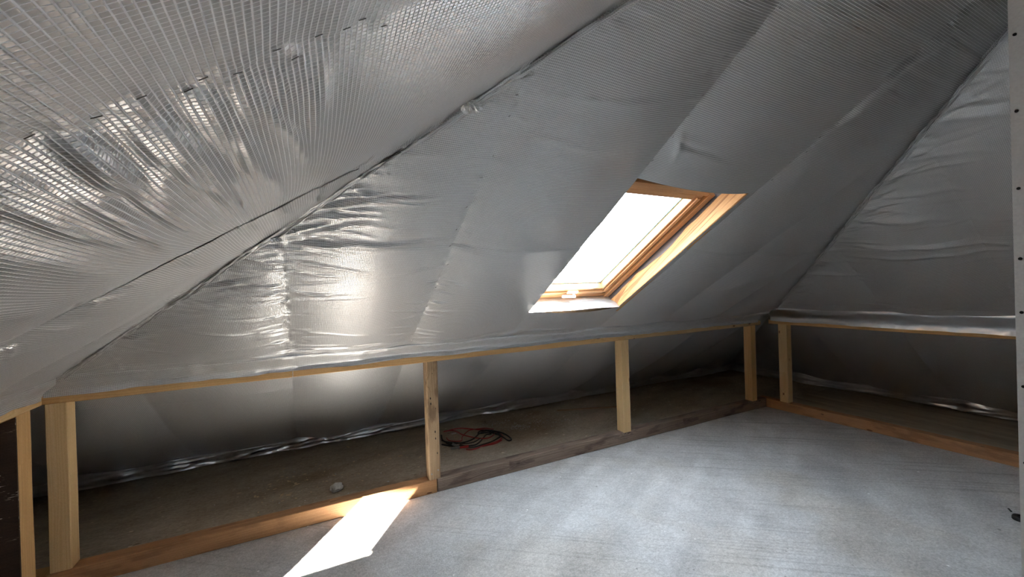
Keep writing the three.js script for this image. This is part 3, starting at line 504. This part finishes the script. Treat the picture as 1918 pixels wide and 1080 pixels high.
{
  srand(55); const lb = [], ll = [];
  for (const x of [-0.06, 0.67]) for (let q = 2.2; q < 4.2; q += 0.07 + rnd() * 0.16) lb.push([x + (rnd() - 0.5) * 0.03, q, rnd() * 3]);
  for (const x of [1.44, 2.33]) for (let q = 3.9; q < 4.9; q += 0.06 + rnd() * 0.12) lb.push([x + (rnd() - 0.5) * 0.03, q, rnd() * 3]);
  for (let q = 3.08; q < 3.75; q += 0.015 + rnd() * 0.05) ll.push([-0.55 + (rnd() - 0.5) * 0.035, q, 1.2 + rnd() * 0.7]);
  staples(slopes.back, backHang, lb, ceilingBack); staples(slopes.left, leftHang, ll, ceilingLeft);
}

// ---------------------------------------------------------------- plasterboard partition at the right
{
  const part = structure(group('wall_right'), 'pale plasterboard partition edge with a column of black screws', 'wall');
  const poly = (z0, z1, drop) => { const s = new THREE.Shape(); s.moveTo(z0, 0); s.lineTo(z0, (z0 - Z0) * ML - drop); s.lineTo(0.02, 2.92 - drop); s.lineTo(1.2, 2.92 - drop); s.lineTo(z1, (Z1 - z1) * ML - drop); s.lineTo(z1, 0); return s; };
  const ex = (x, z0, z1, d) => { const g = new THREE.ExtrudeGeometry(poly(z0, z1, 0.02), { depth: d, bevelEnabled: false }); const p = g.attributes.position; for (let i = 0; i < p.count; i++) { const z = p.getX(i), y = p.getY(i), w = p.getZ(i); p.setXYZ(i, x + d - w, y, z); } g.computeVertexNormals(); return g; };
  const u = g => { const p = g.attributes.position, q = g.attributes.uv; for (let i = 0; i < p.count; i++) q.setXY(i, p.getZ(i) / 0.6 + p.getX(i), p.getY(i) / 1.2); return g; };
  mesh('plasterboard', u(ex(1.840, -0.401, 4.6, 0.0125)), M.plaster, part);
  mesh('plasterboard', u(ex(1.940, -0.401, 4.6, 0.0125)), M.plaster, part);
  mesh('frame_stud', bar(1.896, 1.3, -0.365, 0.08, 2.6, 0.05, 0.003, 0, 31), M.pine, part);
  for (const y of [0.28, 0.5, 0.72, 0.95, 1.17, 1.383, 1.537, 1.738, 1.959, 2.178, 2.4]) mesh('screw', new THREE.CylinderGeometry(0.0042, 0.0042, 0.002, 14).rotateZ(Math.PI / 2).translate(1.8396, y, -0.389), M.screw, part);
}

// ---------------------------------------------------------------- loose things
function tube(pts, r, seg) { return new THREE.TubeGeometry(new THREE.CatmullRomCurve3(pts, false, 'centripetal'), seg || pts.length * 10, r, 10); }
{
  const c = group('jumper_cables'); tag(c, 'coil of red and black jumper cables with clamps beside the old stud', 'cables');
  c.position.set(1.45, 0, -3.85);
  const at = (l, y) => l.map(([x, z, dy = 0], i) => new THREE.Vector3(x - 1.45, y + dy + 0.006 * Math.max(0, vn(i * 0.9, y * 90, 700)), z + 3.85));
  const R = [['red', [[1.295, -4.182], [1.385, -4.204], [1.475, -4.205], [1.557, -4.129], [1.63, -4.059], [1.708, -4.002], [1.765, -3.903], [1.773, -3.762], [1.694, -3.669], [1.589, -3.626], [1.494, -3.62], [1.437, -3.592], [1.37, -3.59], [1.332, -3.619]], 0.008, 0.0055],
    ['red', [[1.295, -4.166], [1.36, -4.157], [1.401, -4.108], [1.423, -3.981], [1.462, -3.884], [1.517, -3.786], [1.595, -3.745], [1.674, -3.781], [1.733, -3.846]], 0.02, 0.0055],
    ['red', [[1.262, -3.979], [1.26, -3.917], [1.31, -3.85], [1.359, -3.828], [1.403, -3.92], [1.472, -4.01], [1.545, -4.072], [1.633, -4.065], [1.705, -4.044], [1.762, -3.952]], 0.014, 0.0045],
    ['red', [[1.708, -3.647], [1.63, -3.614], [1.559, -3.612], [1.49, -3.61]], 0.008, 0.0065],
    ['black', [[1.235, -4.068], [1.206, -3.917], [1.251, -3.809], [1.371, -3.767], [1.475, -3.798], [1.582, -3.896], [1.683, -3.947], [1.723, -3.868], [1.746, -3.707], [1.755, -3.577], [1.784, -3.586], [1.804, -3.714], [1.782, -3.831], [1.706, -3.94], [1.625, -3.975], [1.576, -3.915], [1.595, -3.903], [1.682, -3.886], [1.727, -3.791]], 0.02, 0.007],
    ['black', [[1.166, -3.835], [1.236, -3.766], [1.313, -3.731], [1.381, -3.676], [1.448, -3.674], [1.516, -3.725], [1.588, -3.805], [1.64, -3.86], [1.696, -3.862]], 0.012, 0.0065],
    ['black', [[1.316, -3.742], [1.369, -3.646], [1.427, -3.623], [1.498, -3.63], [1.603, -3.657], [1.686, -3.702], [1.756, -3.758], [1.762, -3.844]], 0.014, 0.0065],
    ['black', [[1.193, -3.925], [1.225, -3.865], [1.299, -3.792], [1.372, -3.721], [1.45, -3.712], [1.538, -3.766]], 0.022, 0.0055]];
  for (const [mat, pts, y, r] of R) mesh(mat === 'red' ? 'red_cable' : 'black_cable', tube(at(pts, y), r, 140), mat === 'red' ? M.red : M.rubber, c);
  const clamp_ = (x, z, turn, mat, name) => {
    const g = group(name, c); g.position.set(x - 1.45, 0.016, z + 3.85); g.rotation.y = turn;
    for (const sgn of [-1, 1]) { const h = mesh('grip', bar(0.045, sgn * 0.004 + 0.006, sgn * 0.012, 0.085, 0.016, 0.014, 0.004), mat, g); h.rotation.y = sgn * 0.14; const j = mesh('jaw', bar(-0.035, sgn * 0.003 + 0.006, sgn * 0.008, 0.08, 0.013, 0.008, 0.002), M.steel, g); j.rotation.y = -sgn * 0.1; }
    mesh('pivot', new THREE.CylinderGeometry(0.006, 0.006, 0.03, 12).translate(0, 0.006, 0), M.steel, g);
  };
  clamp_(1.279, -3.664, -0.187, M.red, 'red_clamp');
  clamp_(1.254, -3.767, 2.02, M.rubber, 'black_clamp');
  mesh('tag', bar(1.361 - 1.45, 0.02, -4.049 + 3.85, 0.05, 0.006, 0.02, 0.001), M.white, c);
}
{
  const g = new THREE.IcosahedronGeometry(0.05, 3), p = g.attributes.position;
  for (let i = 0; i < p.count; i++) { const x = p.getX(i), y = p.getY(i), z = p.getZ(i), k = 1 + 0.22 * vn(x * 40 + 3, z * 40 + y * 25, 801) + 0.12 * vn(x * 90, y * 90 + z * 60, 802); p.setXYZ(i, x * k * 1.05, Math.max(-0.022, y * k * 0.55), z * k * 0.75); }
  g.computeVertexNormals(); const m = tag(mesh('rubble_chunk', g, M.chalk), 'small whitish lump of rubble on the dusty floor behind the sunlit sole plate', 'rubble'); m.position.set(0.21, 0.0215, -3.41); m.rotation.y = 0.4;
}
{
  const m = tag(mesh('wooden_lath', bar(0, 0.006, 0, 0.78, 0.011, 0.032, 0.002, 0.002, 41), M.oldPine), 'thin wooden lath lying on the dusty floor behind the pale stud', 'lath'); m.position.set(3.06, 0.0025, -4.03); m.rotation.y = -Math.atan2(0.252, 0.666);
}
{
  const g = new THREE.LatheGeometry([[0, 0], [0.031, 0], [0.034, 0.004], [0.033, 0.02], [0.028, 0.026], [0.012, 0.027], [0.011, 0.023], [0, 0.023]].map(q => new THREE.Vector2(...q)), 32);
  const m = tag(mesh('rubber_cap', g, M.black), 'small round black cap on the floor half hidden by the plasterboard edge', 'cap'); m.position.set(3.83, 0.0005, -0.836);
  const s = tag(mesh('splinter', bar(0, 0.003, 0, 0.04, 0.005, 0.009, 0.002), M.black), 'tiny black splinter on the floor beside the black cap', 'splinter'); s.position.set(3.935, 0.001, -0.90); s.rotation.y = 0.5;
}
// crumbs and shavings nobody could count
function litter(name, label, category, mat, spots, seed, size, flat) {
  srand(seed); const n = spots.reduce((s, q) => s + q[4], 0), geo = new THREE.IcosahedronGeometry(1, 0), im = shadows(new THREE.InstancedMesh(geo, mat, n)), o = new THREE.Object3D(); let k = 0;
  for (const [x, z, rx, rz, c] of spots) for (let i = 0; i < c; i++) { const q = Math.sqrt(-2 * Math.log(1 - rnd() * 0.95)) * 0.55, w = rnd() * 6.283, s = size * (0.35 + rnd() * rnd() * 1.3); o.position.set(x + rx * q * Math.cos(w), s * 0.35 * (flat ? 0.4 : 1), z + rz * q * Math.sin(w)); o.scale.set(s * (1 + rnd() * (flat ? 2 : 0.6)), s * (flat ? 0.2 : 0.6), s); o.rotation.set(0, rnd() * 6.28, 0); o.updateMatrix(); im.setMatrixAt(k++, o.matrix); }
  im.name = numbered(name); scene.add(im); tag(im, label, category); im.userData.kind = 'stuff'; return im;
}
litter('plaster_crumbs', 'scattered white plaster crumbs on the dusty floor right of the cables', 'crumbs', M.chalk, [[2.05, -3.92, 0.14, 0.1, 110], [2.38, -3.95, 0.4, 0.22, 150], [1.9, -4.15, 0.3, 0.12, 50], [0.2, -3.6, 0.9, 0.4, 40], [3.5, -3.6, 0.8, 0.35, 60]], 31, 0.006, false);
litter('wood_shavings', 'pale wood shavings along the sole plate on the dusty floor', 'shavings', M.shaving, [[-0.45, -3.12, 0.12, 0.04, 90], [0.0, -3.12, 0.7, 0.03, 90], [-0.1, -3.7, 0.4, 0.3, 60], [0.5, -3.9, 0.6, 0.4, 50]], 32, 0.008, true);

renderer.render(scene, camera);
